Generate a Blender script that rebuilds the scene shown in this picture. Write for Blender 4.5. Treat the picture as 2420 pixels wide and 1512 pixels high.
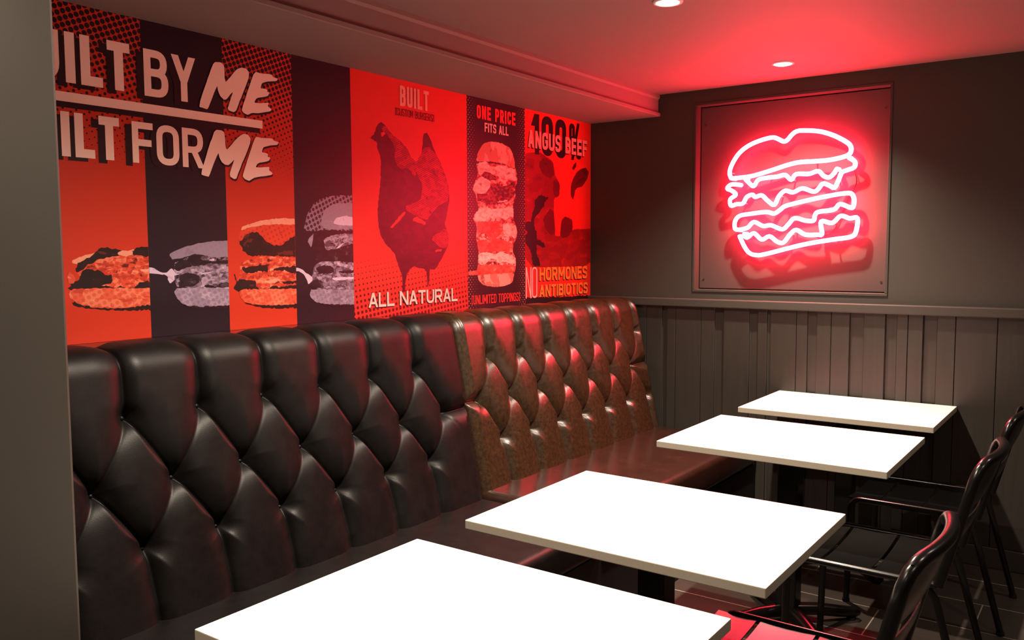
import bpy, bmesh, math, random
import numpy as np
from mathutils import Vector, Matrix
for o in list(bpy.data.objects): bpy.data.objects.remove(o)
S = bpy.context.scene; C = S.collection
random.seed(7); rng = np.random.default_rng(5)

# ------------------------------------------------------------------ camera, world, exposure, lights
YAW, PITCH, ROLL = 0.6223, -0.0792, -0.0045
_f = Vector((-math.sin(YAW)*math.cos(PITCH), math.cos(YAW)*math.cos(PITCH), math.sin(PITCH)))
_r = Vector((math.cos(YAW), math.sin(YAW), 0)); _u = _r.cross(_f)
_r2 = _r*math.cos(ROLL)+_u*math.sin(ROLL); _u2 = _u*math.cos(ROLL)-_r*math.sin(ROLL)
cd = bpy.data.cameras.new('camera'); cam = bpy.data.objects.new('camera', cd); C.objects.link(cam)
cd.sensor_width = 36; cd.sensor_fit = 'HORIZONTAL'; cd.lens = 2029.6/2420*36; cd.clip_start = .02
m = Matrix.Identity(4)
for i in range(3): m[i][0], m[i][1], m[i][2] = _r2[i], _u2[i], -_f[i]
m[0][3], m[1][3], m[2][3] = 2.6491, -0.5081, 1.4877
cam.matrix_world = m; S.camera = cam
w = bpy.data.worlds.new('world'); S.world = w; w.use_nodes = True
w.node_tree.nodes['Background'].inputs[0].default_value = (.02,.017,.014,1); w.node_tree.nodes['Background'].inputs[1].default_value = .3
S.view_settings.view_transform = 'Standard'; S.view_settings.look = 'None'
S.view_settings.exposure = 0.0; S.view_settings.gamma = 1.0; S.view_settings.use_curve_mapping = False
CEIL, SOFF, YB = 2.369, 2.2476, 4.0
WARM = (1.0, .83, .66)
SPOT_W, SPOT_ANGLE = 320, 146
NEON_COL, NEON_STR = (1.0, .018, .050, 1), 106.0
def lamp(x, y, pw=SPOT_W, ang=SPOT_ANGLE, blend=1.0, size=.022):
    l = bpy.data.lights.new('downlight_beam', 'SPOT'); l.energy = pw; l.color = WARM
    l.spot_size = math.radians(ang); l.spot_blend = blend; l.shadow_soft_size = size
    o = bpy.data.objects.new('downlight_beam', l); C.objects.link(o); o.location = (x, y, CEIL-.022); return o
ROW_A = [(1.283,3.597), (1.283,2.351), (1.283,1.105), (1.283,-.141)]
ROW_FILL = [(3.35,3.2), (3.35,1.7), (3.35,.2), (2.2,-1.7)]  # extra unseen downlights, added as fill light for the rest of the room
lamp(*ROW_A[0], 215, 122, 1.0)
for x, y in ROW_A[1:3]: lamp(x, y)
lamp(*ROW_A[3], 130)
for x, y in ROW_FILL[:3]: lamp(x, y, 40, 150)
lamp(*ROW_FILL[3], 75, 150)

# ------------------------------------------------------------------ helpers
def obj(name, verts, faces, mat, parent=None, smooth=False, midx=None):
    me = bpy.data.meshes.new(name); me.from_pydata([tuple(v) for v in verts], [], faces)
    for mm in (mat if isinstance(mat, (list, tuple)) else [mat]): me.materials.append(mm)
    if midx: me.polygons.foreach_set('material_index', midx)
    if smooth: me.polygons.foreach_set('use_smooth', [True]*len(me.polygons))
    me.update(); o = bpy.data.objects.new(name, me); C.objects.link(o)
    if parent: o.parent = parent
    return o
class MB:
    def __init__(s): s.v, s.f, s.m = [], [], []
    def add(s, v, f, mi=0):
        n = len(s.v); s.v += [tuple(p) for p in v]; s.f += [tuple(i+n for i in q) for q in f]; s.m += [mi]*len(f); return s
    def box(s, a, b, mi=0):
        x0,y0,z0 = a; x1,y1,z1 = b
        return s.add([(x0,y0,z0),(x1,y0,z0),(x1,y1,z0),(x0,y1,z0),(x0,y0,z1),(x1,y0,z1),(x1,y1,z1),(x0,y1,z1)],
              [(0,3,2,1),(4,5,6,7),(0,1,5,4),(1,2,6,5),(2,3,7,6),(3,0,4,7)], mi)
    def bbox(s, a, b, r=.005, seg=3, mi=0):
        bm = bmesh.new(); bmesh.ops.create_cube(bm, size=1)
        for v in bm.verts: v.co = Vector([a[i]+(v.co[i]+.5)*(b[i]-a[i]) for i in range(3)])
        bmesh.ops.bevel(bm, geom=list(bm.edges), offset=r, segments=seg, profile=.5, affect='EDGES')
        bm.verts.index_update(); s.add([v.co[:] for v in bm.verts], [[v.index for v in f.verts] for f in bm.faces], mi); bm.free(); return s
    def tube(s, pts, r, n=12, closed=False, caps=True, mi=0, sq=(1,1)):
        P = [Vector(p) for p in pts]; k = len(P); rings = []
        T = []
        for i in range(k):
            a = P[(i-1) % k] if (closed or i) else P[0]; b = P[(i+1) % k] if (closed or i < k-1) else P[-1]
            T.append((b-a).normalized())
        N = T[0].orthogonal().normalized(); base = len(s.v)
        for i in range(k):
            if i:
                ax = T[i-1].cross(T[i])
                if ax.length > 1e-7: N = Matrix.Rotation(T[i-1].angle(T[i]), 3, ax.normalized()) @ N
            N = (N - T[i]*N.dot(T[i])).normalized(); B = T[i].cross(N)
            rr = r[i] if isinstance(r, (list, tuple)) else r
            for j in range(n):
                a = 2*math.pi*j/n; s.v.append(tuple(P[i]+N*math.cos(a)*rr*sq[0]+B*math.sin(a)*rr*sq[1]))
        for i in range(k if closed else k-1):
            for j in range(n):
                a, b = base+i*n, base+((i+1) % k)*n
                s.f.append((a+j, a+(j+1) % n, b+(j+1) % n, b+j)); s.m.append(mi)
        if caps and not closed:
            s.f.append(tuple(base+j for j in reversed(range(n)))); s.f.append(tuple(base+(k-1)*n+j for j in range(n))); s.m += [mi, mi]
        return s
    def lathe(s, prof, c=(0,0,0), n=32, mi=0):
        base = len(s.v); k = len(prof)
        for r, z in prof:
            for j in range(n):
                a = 2*math.pi*j/n; s.v.append((c[0]+r*math.cos(a), c[1]+r*math.sin(a), c[2]+z))
        for i in range(k-1):
            for j in range(n): s.f.append((base+i*n+j, base+i*n+(j+1) % n, base+(i+1)*n+(j+1) % n, base+(i+1)*n+j)); s.m.append(mi)
        return s
    def build(s, name, mat, parent=None, smooth=False): return obj(name, s.v, s.f, mat, parent, smooth, s.m)
def autosmooth(o, ang=35):
    me = o.data; me.polygons.foreach_set('use_smooth', [True]*len(me.polygons))
    try: me.set_sharp_from_angle(angle=math.radians(ang))
    except Exception: pass
    return o
def tag(o, label=None, cat=None, group=None, kind=None):
    if label: o['label'] = label
    if cat: o['category'] = cat
    if group: o['group'] = group
    if kind: o['kind'] = kind
    return o
def struct(o, label=None): o['kind'] = 'structure'; return tag(o, label)
def empty(name, loc, label, cat, group=None):
    o = bpy.data.objects.new(name, None); C.objects.link(o); o.location = loc; o.empty_display_size = .05
    return tag(o, label, cat, group)
def copy_tree(o, parent=None):
    c = o.copy(); C.objects.link(c)
    if parent: c.parent = parent
    for ch in list(o.children): copy_tree(ch, c)
    return c
def fillet(pts, n=6):
    """pts: (x, y, z, radius) -> polyline with rounded corners"""
    out = []
    for i, p in enumerate(pts):
        q = Vector(p[:3]); r = p[3] if len(p) > 3 else 0
        if r <= 0 or i in (0, len(pts)-1): out.append(q); continue
        a = Vector(pts[i-1][:3]); b = Vector(pts[i+1][:3]); da = (a-q).normalized(); db = (b-q).normalized()
        th = da.angle(db); t = min(r/math.tan(th/2), (a-q).length*.49, (b-q).length*.49)
        p0, p1 = q+da*t, q+db*t
        for k in range(n+1):
            u = k/n; out.append(p0*(1-u)**2+q*2*u*(1-u)+p1*u*u)
    return out
# ------------------------------------------------------------------ materials
class NT:
    def __init__(s, name):
        s.m = bpy.data.materials.new(name); s.m.use_nodes = True; s.t = s.m.node_tree; s.n = s.t.nodes; s.b = s.n['Principled BSDF']
    def node(s, t, **kw):
        x = s.n.new(t)
        for k, v in kw.items(): setattr(x, k, v)
        return x
    def link(s, a, b): s.t.links.new(a, b)
    def put(s, v, sock):
        if hasattr(v, 'is_output'): s.link(v, sock)
        else: sock.default_value = v
    def math(s, op, a, b=0.0, c=None):
        x = s.node('ShaderNodeMath', operation=op); s.put(a, x.inputs[0]); s.put(b, x.inputs[1])
        if c is not None: s.put(c, x.inputs[2])
        return x.outputs[0]
    def mix(s, f, a, b):
        x = s.node('ShaderNodeMix', data_type='RGBA'); s.put(f, x.inputs[0])
        s.put(a if hasattr(a,'is_output') else (*a[:3],1), x.inputs[6]); s.put(b if hasattr(b,'is_output') else (*b[:3],1), x.inputs[7]); return x.outputs[2]
    def pos(s):
        g = s.node('ShaderNodeNewGeometry'); x = s.node('ShaderNodeSeparateXYZ'); s.link(g.outputs['Position'], x.inputs[0]); return g.outputs['Position'], x.outputs
    def noise(s, vec, scale, detail=3, rough=.5, dist=0):
        x = s.node('ShaderNodeTexNoise'); s.link(vec, x.inputs['Vector']); x.inputs['Scale'].default_value = scale
        x.inputs['Detail'].default_value = detail; x.inputs['Roughness'].default_value = rough; x.inputs['Distortion'].default_value = dist; return x.outputs['Fac']
    def maprange(s, v, a, b, c, d):
        x = s.node('ShaderNodeMapRange'); s.put(v, x.inputs[0])
        for i, q in enumerate((a,b,c,d)): x.inputs[i+1].default_value = q
        return x.outputs[0]
    def ramp(s, v, stops, const=False):
        x = s.node('ShaderNodeValToRGB'); s.link(v, x.inputs[0]); r = x.color_ramp
        if const: r.interpolation = 'CONSTANT'
        while len(r.elements) < len(stops): r.elements.new(1)
        for e, (p, c) in zip(r.elements, stops): e.position = p; e.color = (*c[:3], 1)
        return x.outputs[0]
    def scalevec(s, vec, sc):
        x = s.node('ShaderNodeMapping'); s.link(vec, x.inputs[0]); x.inputs['Scale'].default_value = sc; return x.outputs[0]
    def bump(s, h, strength=.2, dist=.002):
        x = s.node('ShaderNodeBump'); x.inputs['Strength'].default_value = strength; x.inputs['Distance'].default_value = dist
        s.link(h, x.inputs['Height']); s.link(x.outputs[0], s.b.inputs['Normal'])
    def done(s, col=None, rough=.5, spec=None, metal=0, coat=0):
        if col is not None: s.put(col if hasattr(col,'is_output') else (*col[:3],1), s.b.inputs['Base Color'])
        s.put(rough, s.b.inputs['Roughness']); s.b.inputs['Metallic'].default_value = metal
        if spec is not None: s.b.inputs['Specular IOR Level'].default_value = spec
        if coat: s.b.inputs['Coat Weight'].default_value = coat; s.b.inputs['Coat Roughness'].default_value = .15
        return s.m
def plain(name, col, rough=.5, spec=None, metal=0, coat=0, nscale=0, namt=.12):
    n = NT(name)
    if nscale:
        p, _ = n.pos(); f = n.noise(p, nscale, 4)
        c = n.mix(f, tuple(x*(1-namt) for x in col), tuple(x*(1+namt) for x in col)); n.bump(n.noise(p, 160, 2), .08, .001)
        return n.done(c, rough, spec, metal, coat)
    return n.done(col, rough, spec, metal, coat)
def halftone(n, sp, ang, radius, off=(0,0)):
    """1 inside a dot of the (y, z) lattice"""
    _, x = n.pos(); c, s_ = math.cos(ang)/sp, math.sin(ang)/sp
    u = n.math('ADD', n.math('MULTIPLY', x[1], c), n.math('MULTIPLY_ADD', x[2], s_, off[0]))
    v = n.math('ADD', n.math('MULTIPLY', x[1], -s_), n.math('MULTIPLY_ADD', x[2], c, off[1]))
    a = n.math('SUBTRACT', n.math('FRACT', u), .5); b = n.math('SUBTRACT', n.math('FRACT', v), .5)
    d = n.math('SQRT', n.math('ADD', n.math('MULTIPLY', a, a), n.math('MULTIPLY', b, b)))
    return n.math('LESS_THAN', d, radius), x
ART = {"brush":[[[1323,1993],[1328,2017],[1383,2149],[1393,2158],[1416,2161],[1429,2153],[1431,2103],[1435,2095],[1449,2110],[1480,2146],[1500,2157],[1522,2158],[1536,2146],[1533,2122],[1484,2020],[1474,1999],[1464,1994],[1442,1997],[1440,2007],[1465,2067],[1456,2059],[1435,2034],[1424,2032],[1409,2044],[1402,2058],[1398,2079],[1362,1999],[1354,1989],[1336,1992]],[[1500,2004],[1503,2018],[1553,2136],[1565,2152],[1594,2151],[1638,2156],[1647,2146],[1668,2145],[1661,2134],[1622,2127],[1593,2117],[1586,2095],[1610,2098],[1618,2092],[1614,2087],[1627,2087],[1617,2071],[1567,2058],[1555,2039],[1590,2043],[1623,2048],[1616,2035],[1634,2026],[1628,2018],[1583,2006],[1542,2000],[1525,1991],[1508,1995]],[[1322,1762],[1326,1782],[1378,1912],[1388,1922],[1410,1924],[1423,1917],[1425,1867],[1430,1856],[1443,1869],[1486,1912],[1506,1921],[1525,1919],[1535,1908],[1532,1887],[1478,1782],[1469,1758],[1458,1754],[1442,1761],[1439,1772],[1463,1827],[1452,1817],[1435,1802],[1422,1803],[1406,1813],[1398,1828],[1395,1844],[1358,1769],[1351,1755],[1333,1758]],[[1495,1767],[1498,1779],[1551,1905],[1560,1917],[1586,1915],[1633,1918],[1642,1909],[1663,1907],[1657,1896],[1620,1890],[1590,1880],[1584,1861],[1608,1861],[1613,1854],[1610,1849],[1622,1845],[1616,1833],[1565,1821],[1553,1804],[1582,1806],[1618,1811],[1614,1799],[1632,1788],[1623,1780],[1581,1773],[1540,1763],[1522,1752],[1506,1757]]],"burgers":[[["lite",[[859,1459],[861,1470],[928,1492],[966,1498],[969,1486],[889,1462],[873,1457]]],["mid",[[872,1443],[914,1466],[1008,1482],[1111,1485],[1109,1419],[1023,1415],[984,1416],[954,1433],[908,1434],[883,1414],[871,1429]]],["blk",[[868,1443],[873,1459],[927,1482],[934,1495],[958,1507],[987,1505],[1009,1499],[1026,1493],[1026,1486],[1004,1482],[965,1472],[935,1466],[914,1456],[888,1436],[872,1433]]],["lite",[[1006,1492],[1026,1498],[1044,1496],[1062,1503],[1062,1486],[1039,1479],[1010,1482]]],["blk",[[1055,1494],[1062,1500],[1085,1509],[1111,1514],[1111,1476],[1084,1479],[1061,1482]]],["mid",[[984,1426],[1110,1423],[1111,1384],[1080,1383],[1048,1374],[944,1382],[944,1392],[983,1399]]],["blk",[[874,1402],[888,1434],[905,1439],[950,1434],[958,1423],[984,1418],[983,1395],[944,1390],[890,1390],[861,1383],[850,1391],[866,1403]]],["blk",[[841,1384],[862,1393],[940,1392],[986,1376],[995,1378],[1013,1385],[1039,1374],[1057,1378],[1076,1390],[1094,1396],[1111,1391],[1110,1369],[853,1377]]],["bun",[[843,1364],[849,1375],[865,1381],[1111,1372],[1111,1313],[1054,1312],[984,1314],[920,1319],[871,1332],[848,1351]]],["blk",[[853,1338],[863,1338],[879,1328],[928,1317],[992,1312],[1045,1313],[1082,1317],[1111,1313],[1111,1297],[1018,1304],[941,1311],[887,1319],[859,1329]]],["lite",[[1082,1437],[1110,1440],[1110,1427],[1087,1428]]],["red",[[840,1415],[848,1435],[861,1423],[866,1407],[862,1397],[842,1397]]]],[["mid",[[1203,1437],[1211,1458],[1282,1480],[1420,1474],[1418,1362],[1217,1370],[1204,1397]]],["bun0",[[1190,1481],[1195,1490],[1273,1516],[1346,1530],[1421,1533],[1420,1474],[1355,1474],[1303,1484],[1272,1480],[1231,1471],[1204,1466]]],["blk",[[1201,1441],[1226,1463],[1261,1468],[1262,1478],[1292,1485],[1315,1480],[1307,1464],[1354,1459],[1420,1463],[1419,1448],[1322,1450],[1260,1440],[1220,1427]]],["blk",[[1220,1370],[1229,1416],[1259,1418],[1302,1410],[1304,1389],[1273,1372],[1227,1369]]],["blk",[[1309,1366],[1330,1377],[1372,1369],[1383,1380],[1419,1386],[1418,1360]]],["lite",[[1116,1442],[1131,1441],[1147,1426],[1176,1423],[1197,1437],[1210,1421],[1227,1418],[1204,1410],[1206,1397],[1189,1383],[1182,1397],[1180,1410],[1166,1417],[1142,1419],[1116,1424]]],["lite",[[1305,1412],[1358,1420],[1361,1424],[1310,1417]]],["lite",[[1346,1466],[1365,1468],[1365,1460],[1346,1460]]],["bun",[[1201,1357],[1217,1370],[1419,1362],[1418,1299],[1301,1299],[1255,1303],[1230,1316],[1211,1335]]],["blk",[[1230,1314],[1255,1305],[1327,1299],[1418,1299],[1418,1285],[1327,1292],[1255,1301]]]],[["bund",[[1473,1536],[1481,1573],[1560,1594],[1644,1601],[1735,1603],[1734,1528],[1617,1517],[1499,1517]]],["lite",[[1481,1571],[1490,1585],[1572,1609],[1669,1621],[1735,1617],[1735,1596],[1644,1597],[1560,1589],[1513,1580]]],["blk",[[1474,1526],[1494,1543],[1512,1560],[1547,1565],[1570,1556],[1587,1537],[1629,1517],[1666,1517],[1698,1537],[1717,1550],[1736,1550],[1735,1468],[1615,1478],[1556,1479],[1521,1474],[1493,1493]]],["mid",[[1471,1448],[1515,1464],[1579,1476],[1735,1465],[1735,1404],[1733,1346],[1551,1352],[1465,1356],[1461,1389],[1473,1410]]],["blk",[[1476,1436],[1496,1434],[1578,1445],[1602,1439],[1595,1412],[1577,1420],[1496,1413]]],["blk",[[1626,1429],[1730,1440],[1732,1409],[1700,1410],[1688,1420],[1626,1421]]],["lite",[[1608,1429],[1626,1431],[1626,1420],[1608,1420]]],["blk",[[1440,1357],[1455,1378],[1445,1413],[1450,1413],[1460,1385],[1483,1394],[1547,1382],[1540,1363],[1563,1351],[1493,1355],[1459,1347]]],["blk",[[1661,1378],[1734,1381],[1734,1370],[1674,1367]]],["blk",[[1612,1358],[1630,1367],[1648,1354],[1734,1369],[1734,1345],[1575,1351]]],["lite",[[1576,1381],[1649,1391],[1662,1383],[1612,1370]]],["bun",[[1465,1347],[1482,1355],[1734,1345],[1733,1282],[1573,1291],[1492,1305],[1470,1327]]],["blk",[[1486,1307],[1497,1302],[1573,1289],[1733,1287],[1733,1272],[1646,1275],[1549,1285]]]],[["bund",[[1778,1579],[1787,1614],[1801,1645],[1832,1682],[1880,1708],[1950,1721],[2037,1728],[2040,1579],[1842,1574],[1786,1575]]],["bun0",[[1863,1601],[1886,1659],[1935,1687],[2037,1696],[2040,1586],[1890,1581]]],["lite",[[1933,1608],[1948,1629],[1991,1640],[2042,1632],[2041,1602],[1961,1599]]],["blk",[[1798,1528],[1801,1543],[1829,1567],[1842,1577],[2040,1581],[2040,1446],[1943,1452],[1832,1454],[1813,1497]]],["bun0",[[1798,1528],[1800,1541],[1829,1567],[1825,1544],[1814,1508]]],["mid",[[1879,1544],[1939,1561],[2040,1573],[2043,1530],[1995,1519],[1958,1505],[1888,1497]]],["lite",[[1944,1505],[1988,1529],[1999,1529],[1958,1505]]],["mid",[[1825,1436],[1859,1451],[1943,1452],[2040,1443],[2040,1333],[1835,1341],[1810,1374]]],["blk",[[1835,1425],[1852,1435],[1921,1437],[1934,1405],[1858,1403]]],["blk",[[1805,1348],[1816,1374],[1843,1381],[1864,1372],[1877,1343]]],["blk",[[1956,1412],[2040,1416],[2039,1402],[1963,1402]]],["lite",[[1920,1386],[2039,1386],[2039,1375],[1926,1375]]],["lite",[[1735,1439],[1746,1439],[1765,1424],[1791,1405],[1818,1389],[1813,1374],[1793,1362],[1783,1390],[1758,1414],[1736,1424]]],["bun",[[1800,1325],[1809,1344],[2040,1330],[2041,1266],[1882,1278],[1827,1290],[1808,1307]]],["blk",[[1841,1286],[1896,1277],[2041,1266],[2041,1258],[1909,1268]]]]],"hen":[["dark",[[2150,1971],[2177,1992],[2191,2024],[2215,2049],[2244,2037],[2285,2004],[2335,1982],[2380,1952],[2409,1915],[2434,1878],[2444,1895],[2480,1937],[2494,2026],[2519,2037],[2549,2000],[2573,1954],[2610,1908],[2641,1861],[2669,1805],[2675,1730],[2657,1671],[2637,1621],[2662,1579],[2668,1538],[2635,1479],[2563,1405],[2526,1410],[2523,1356],[2508,1320],[2503,1410],[2399,1424],[2362,1373],[2354,1306],[2338,1314],[2341,1374],[2306,1449],[2296,1480],[2241,1519],[2204,1565],[2189,1633],[2193,1694],[2209,1778],[2216,1869],[2212,1899],[2194,1934],[2192,1960],[2165,1969]]],["tone",[[2411,1916],[2444,1895],[2480,1937],[2490,1962],[2524,1973],[2573,1950],[2610,1908],[2641,1861],[2669,1805],[2665,1730],[2626,1720],[2587,1698],[2543,1667],[2511,1634],[2427,1656],[2366,1677],[2375,1697],[2470,1725],[2484,1794],[2443,1847]]],["tone",[[2237,2040],[2285,2004],[2335,1982],[2380,1952],[2411,1912],[2443,1847],[2430,1830],[2384,1866],[2338,1855],[2299,1891],[2306,1953],[2252,2000],[2225,2016]]],["tone",[[2534,1553],[2650,1604],[2668,1546],[2648,1504],[2597,1512]]],["red2",[[2409,1631],[2439,1652],[2505,1622],[2498,1613],[2450,1624]]],["red2",[[2265,1597],[2311,1636],[2363,1673],[2368,1662],[2322,1625],[2276,1593]]],["red2",[[2217,2001],[2236,2010],[2246,2000],[2224,1986]]],["red2",[[2565,1496],[2609,1504],[2612,1494],[2571,1487]]]],"tall":[["pmid",[[2884,1934],[2895,1871],[2871,1826],[2853,1793],[2876,1776],[2882,1741],[2905,1706],[2869,1676],[2855,1647],[2886,1619],[2880,1561],[2891,1511],[2902,1474],[2890,1424],[2883,1387],[2900,1343],[2936,1320],[3022,1308],[3123,1310],[3186,1327],[3202,1365],[3223,1419],[3216,1457],[3190,1488],[3197,1526],[3224,1557],[3237,1588],[3218,1634],[3198,1664],[3192,1725],[3219,1779],[3212,1824],[3239,1864],[3226,1909],[3213,1938]]],["pbun",[[2884,1941],[2902,1985],[2944,2029],[3017,2045],[3104,2044],[3175,2025],[3207,1983],[3216,1929],[3193,1924],[3129,1939],[3016,1945],[2896,1935]]],["pdark",[[2882,1777],[2990,1804],[2996,1819],[3021,1835],[3128,1827],[3219,1863],[3216,1786],[3153,1746],[3014,1725],[2905,1738]]],["pdark",[[2919,1872],[2955,1893],[3028,1880],[3052,1852],[3015,1850],[2942,1852]]],["plite",[[2896,1929],[2967,1941],[2991,1921],[3040,1917],[3078,1931],[3129,1924],[3213,1923],[3219,1893],[3235,1864],[3199,1858],[3173,1875],[3147,1858],[3121,1834],[3090,1854],[3065,1875],[3028,1880],[2955,1896],[2931,1873],[2905,1871]]],["plite",[[2869,1822],[2919,1865],[3003,1845],[2993,1812],[2954,1780],[2894,1777],[2853,1793]]],["plite",[[2905,1702],[2965,1716],[3014,1703],[3089,1713],[3198,1725],[3198,1664],[3165,1671],[3126,1651],[3076,1668],[3025,1652],[2989,1665],[2961,1624],[2940,1642],[2904,1645],[2881,1637],[2855,1650],[2869,1676]]],["plite",[[3111,1631],[3218,1634],[3233,1588],[3210,1557],[3178,1572],[3138,1564],[3100,1590]]],["plite",[[2890,1478],[2962,1489],[3036,1474],[3087,1492],[3216,1457],[3216,1430],[3176,1423],[3124,1439],[3061,1429],[3011,1459],[2962,1430],[2901,1423]]],["pred",[[2892,1641],[3101,1646],[3100,1586],[3037,1555],[2981,1555],[2951,1584],[2886,1583]]],["pred",[[2885,1547],[3087,1556],[3197,1526],[3190,1488],[3036,1492],[2902,1482],[2891,1511]]],["pred",[[2811,1382],[2831,1394],[2877,1395],[2901,1423],[3223,1419],[3205,1377],[3023,1375],[2889,1373],[2825,1376]]],["plite",[[3051,1745],[3147,1757],[3146,1749],[3057,1738]]],["plite",[[3081,1556],[3158,1563],[3151,1554]]],["pbun",[[2883,1373],[3022,1373],[3205,1377],[3189,1327],[3123,1310],[3022,1308],[2936,1320],[2898,1347]]]],"cow":[["ctone",[[3303,2003],[3440,2034],[3586,1991],[3604,1920],[3654,1874],[3647,1800],[3593,1789],[3593,1700],[3608,1610],[3601,1577],[3654,1574],[3796,1618],[3997,1626],[3998,1398],[3300,1402]]],["cdark",[[3440,1971],[3497,2008],[3579,1983],[3598,1919],[3556,1892],[3468,1918]]],["cdark",[[3482,1672],[3556,1731],[3593,1700],[3604,1586],[3556,1577],[3496,1624]]],["cdark",[[3586,1886],[3616,1896],[3654,1866],[3651,1808],[3616,1790],[3586,1813]]],["cdark",[[3772,1865],[3804,1917],[3853,1962],[3935,1986],[3978,1963],[3961,1919],[3902,1872],[3828,1855],[3796,1782],[3772,1815]]],["cdark",[[3654,1578],[3670,1661],[3709,1691],[3788,1673],[3796,1622],[3740,1571],[3693,1566]]],["cdark",[[3780,1965],[3828,2011],[3836,1986],[3804,1959]]],["blk",[[3396,1768],[3432,1786],[3468,1801],[3497,1789],[3541,1793],[3504,1765],[3497,1745],[3465,1723],[3439,1695],[3403,1678],[3389,1638],[3417,1591],[3424,1551],[3460,1548],[3489,1536],[3508,1512],[3482,1507],[3438,1523],[3417,1523],[3416,1480],[3438,1455],[3459,1407],[3381,1408],[3374,1440],[3360,1496],[3319,1558],[3340,1590],[3319,1613],[3319,1640],[3368,1653],[3375,1700],[3403,1733]]],["blk",[[3299,1245],[3437,1235],[3999,1222],[3999,1191],[3299,1198]]]],"words":[["ILT",863,2007,1072,2159,0.2,"cream",1],["BY",1120,2004,1312,2156,0.165,"cream",1],["ILT",841,1784,1027,1919,0.2,"cream",1],["FOR",1070,1783,1336,1916,0.165,"cream",1],["BUILT",2338,2133,2532,2222,0.17,"rosy",0],["[CUSTOM BURGERS]",2309,2089,2569,2122,0.1,"darkred",0],["ALL NATURAL",2125,1251,2727,1314,0.17,"pink",1],["ONE PRICE",2889,2146,3219,2212,0.21,"redtxt",0],["FITS ALL",2953,2087,3156,2132,0.18,"pink",0],["[UNLIMITED TOPPINGS]",2837,1226,3255,1272,0.13,"redtxt",0],["100%",3367,2016,3898,2232,0.2,"ink",0],["ANGUS BEEF",3335,2048,3952,2141,0.2,"pink2",1],["NO",3310,1235,3420,1404,0.05,"pinkw",0],["HORMONES",3442,1327,3958,1401,0.2,"orange",1],["ANTIBIOTICS",3441,1237,3964,1304,0.2,"orange",1]],"bar":[[835,1949],[1591,1978]],"ustem":[[843,2022],[834,2157]],"neon":[[[885,1878],[876,1908],[888,1949],[918,1997],[956,2031],[1007,2056],[1066,2072],[1108,2077],[1133,2069],[1166,2052],[1186,2059],[1206,2081],[1229,2097],[1261,2100],[1340,2090],[1403,2069],[1456,2041],[1495,2012],[1504,1984],[1492,1962],[1451,1949],[1390,1941],[1320,1940],[1249,1940],[1185,1929],[1103,1907],[1019,1887],[968,1880],[894,1877]],[[964,1870],[985,1848],[1011,1830],[1036,1862],[1087,1870],[1136,1873],[1177,1879],[1210,1853],[1234,1880],[1298,1878],[1345,1889],[1373,1864],[1400,1855],[1423,1873],[1437,1895]],[[925,1842],[886,1844],[864,1824],[890,1811],[913,1789],[882,1765],[887,1731],[918,1738],[953,1741],[974,1774],[1004,1785],[1021,1772],[1055,1779],[1089,1749],[1123,1727],[1147,1771],[1179,1798],[1220,1788],[1268,1806],[1324,1787],[1347,1798],[1370,1825],[1401,1815],[1428,1802],[1446,1837],[1461,1875],[1483,1885],[1520,1898],[1523,1925],[1496,1946]],[[925,1601],[911,1608],[911,1646],[937,1675],[1006,1685],[1082,1691],[1124,1682],[1156,1701],[1189,1721],[1317,1748],[1425,1766],[1486,1772],[1512,1767],[1524,1740],[1521,1705],[1507,1700],[1457,1719],[1427,1693],[1350,1683],[1334,1664],[1327,1640],[1287,1641],[1231,1655],[1199,1623],[1167,1599],[1108,1621],[1066,1618],[1015,1640],[981,1611],[933,1600]],[[964,1578],[978,1557],[1016,1581],[1059,1547],[1101,1563],[1143,1534],[1176,1530],[1208,1570],[1240,1594],[1289,1569],[1352,1568],[1372,1572],[1366,1635],[1421,1626],[1462,1660],[1504,1647],[1542,1646],[1536,1577],[1510,1554],[1431,1543],[1274,1517],[1078,1469],[1027,1465],[992,1477],[965,1511],[938,1566]]]}
paint = plain('dark_grey_paint', (.050,.0445,.0375), .55, .35, nscale=3, namt=.06)
ceil_paint = plain('ceiling_paint', (.20,.155,.14), .7, .25, nscale=2, namt=.04)
black_metal = plain('black_powder_coat', (.004,.004,.004), .24, .4)
black_soft = plain('black_base_panel', (.008,.007,.007), .5, .3)
lacquer = plain('black_lacquer', (.012,.010,.010), .12, .6)
white_trim = plain('downlight_trim', (.55,.5,.45), .4)
screw_mat = plain('screw_head', (.02,.016,.015), .5)
rubber = plain('rubber', (.01,.01,.01), .8, .2)
def leather_mat(name, a, b, sc, rough, bumps=.25, spec=.5):
    n = NT(name); p, _ = n.pos(); f = n.noise(p, sc, 6, .65); g = n.noise(p, sc*4, 3, .6)
    k = n.maprange(n.math('MULTIPLY_ADD', g, .35, n.math('MULTIPLY', f, .65)), .36, .64, 0, 1)
    v = n.node('ShaderNodeTexVoronoi'); n.link(p, v.inputs['Vector']); v.inputs['Scale'].default_value = 420
    n.bump(n.math('ADD', v.outputs['Distance'], n.noise(p, 25, 3)), bumps, .0012)
    r = n.maprange(f, .3, .7, rough-.04, rough+.05)
    return n.done(n.mix(k, a, b), r, spec)
leather_black = leather_mat('black_leather', (.0032,.0028,.0027), (.0050,.0044,.0042), 9, .45, .12, .19)
leather_brown = leather_mat('antique_brown_leather', (.014,.0062,.0027), (.037,.0185,.0068), 60, .32, .2, .6)
leather_seat = leather_mat('brown_seat_leather', (.021,.009,.006), (.026,.0115,.0075), 8, .24, .03, .5)
n = NT('white_laminate'); p, _ = n.pos()
top_white = n.done(n.mix(n.noise(p, 240, 2), (.74,.72,.68), (.84,.82,.79)), .32, .4)
n = NT('shaded_laminate_edge'); p, _ = n.pos()
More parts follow.
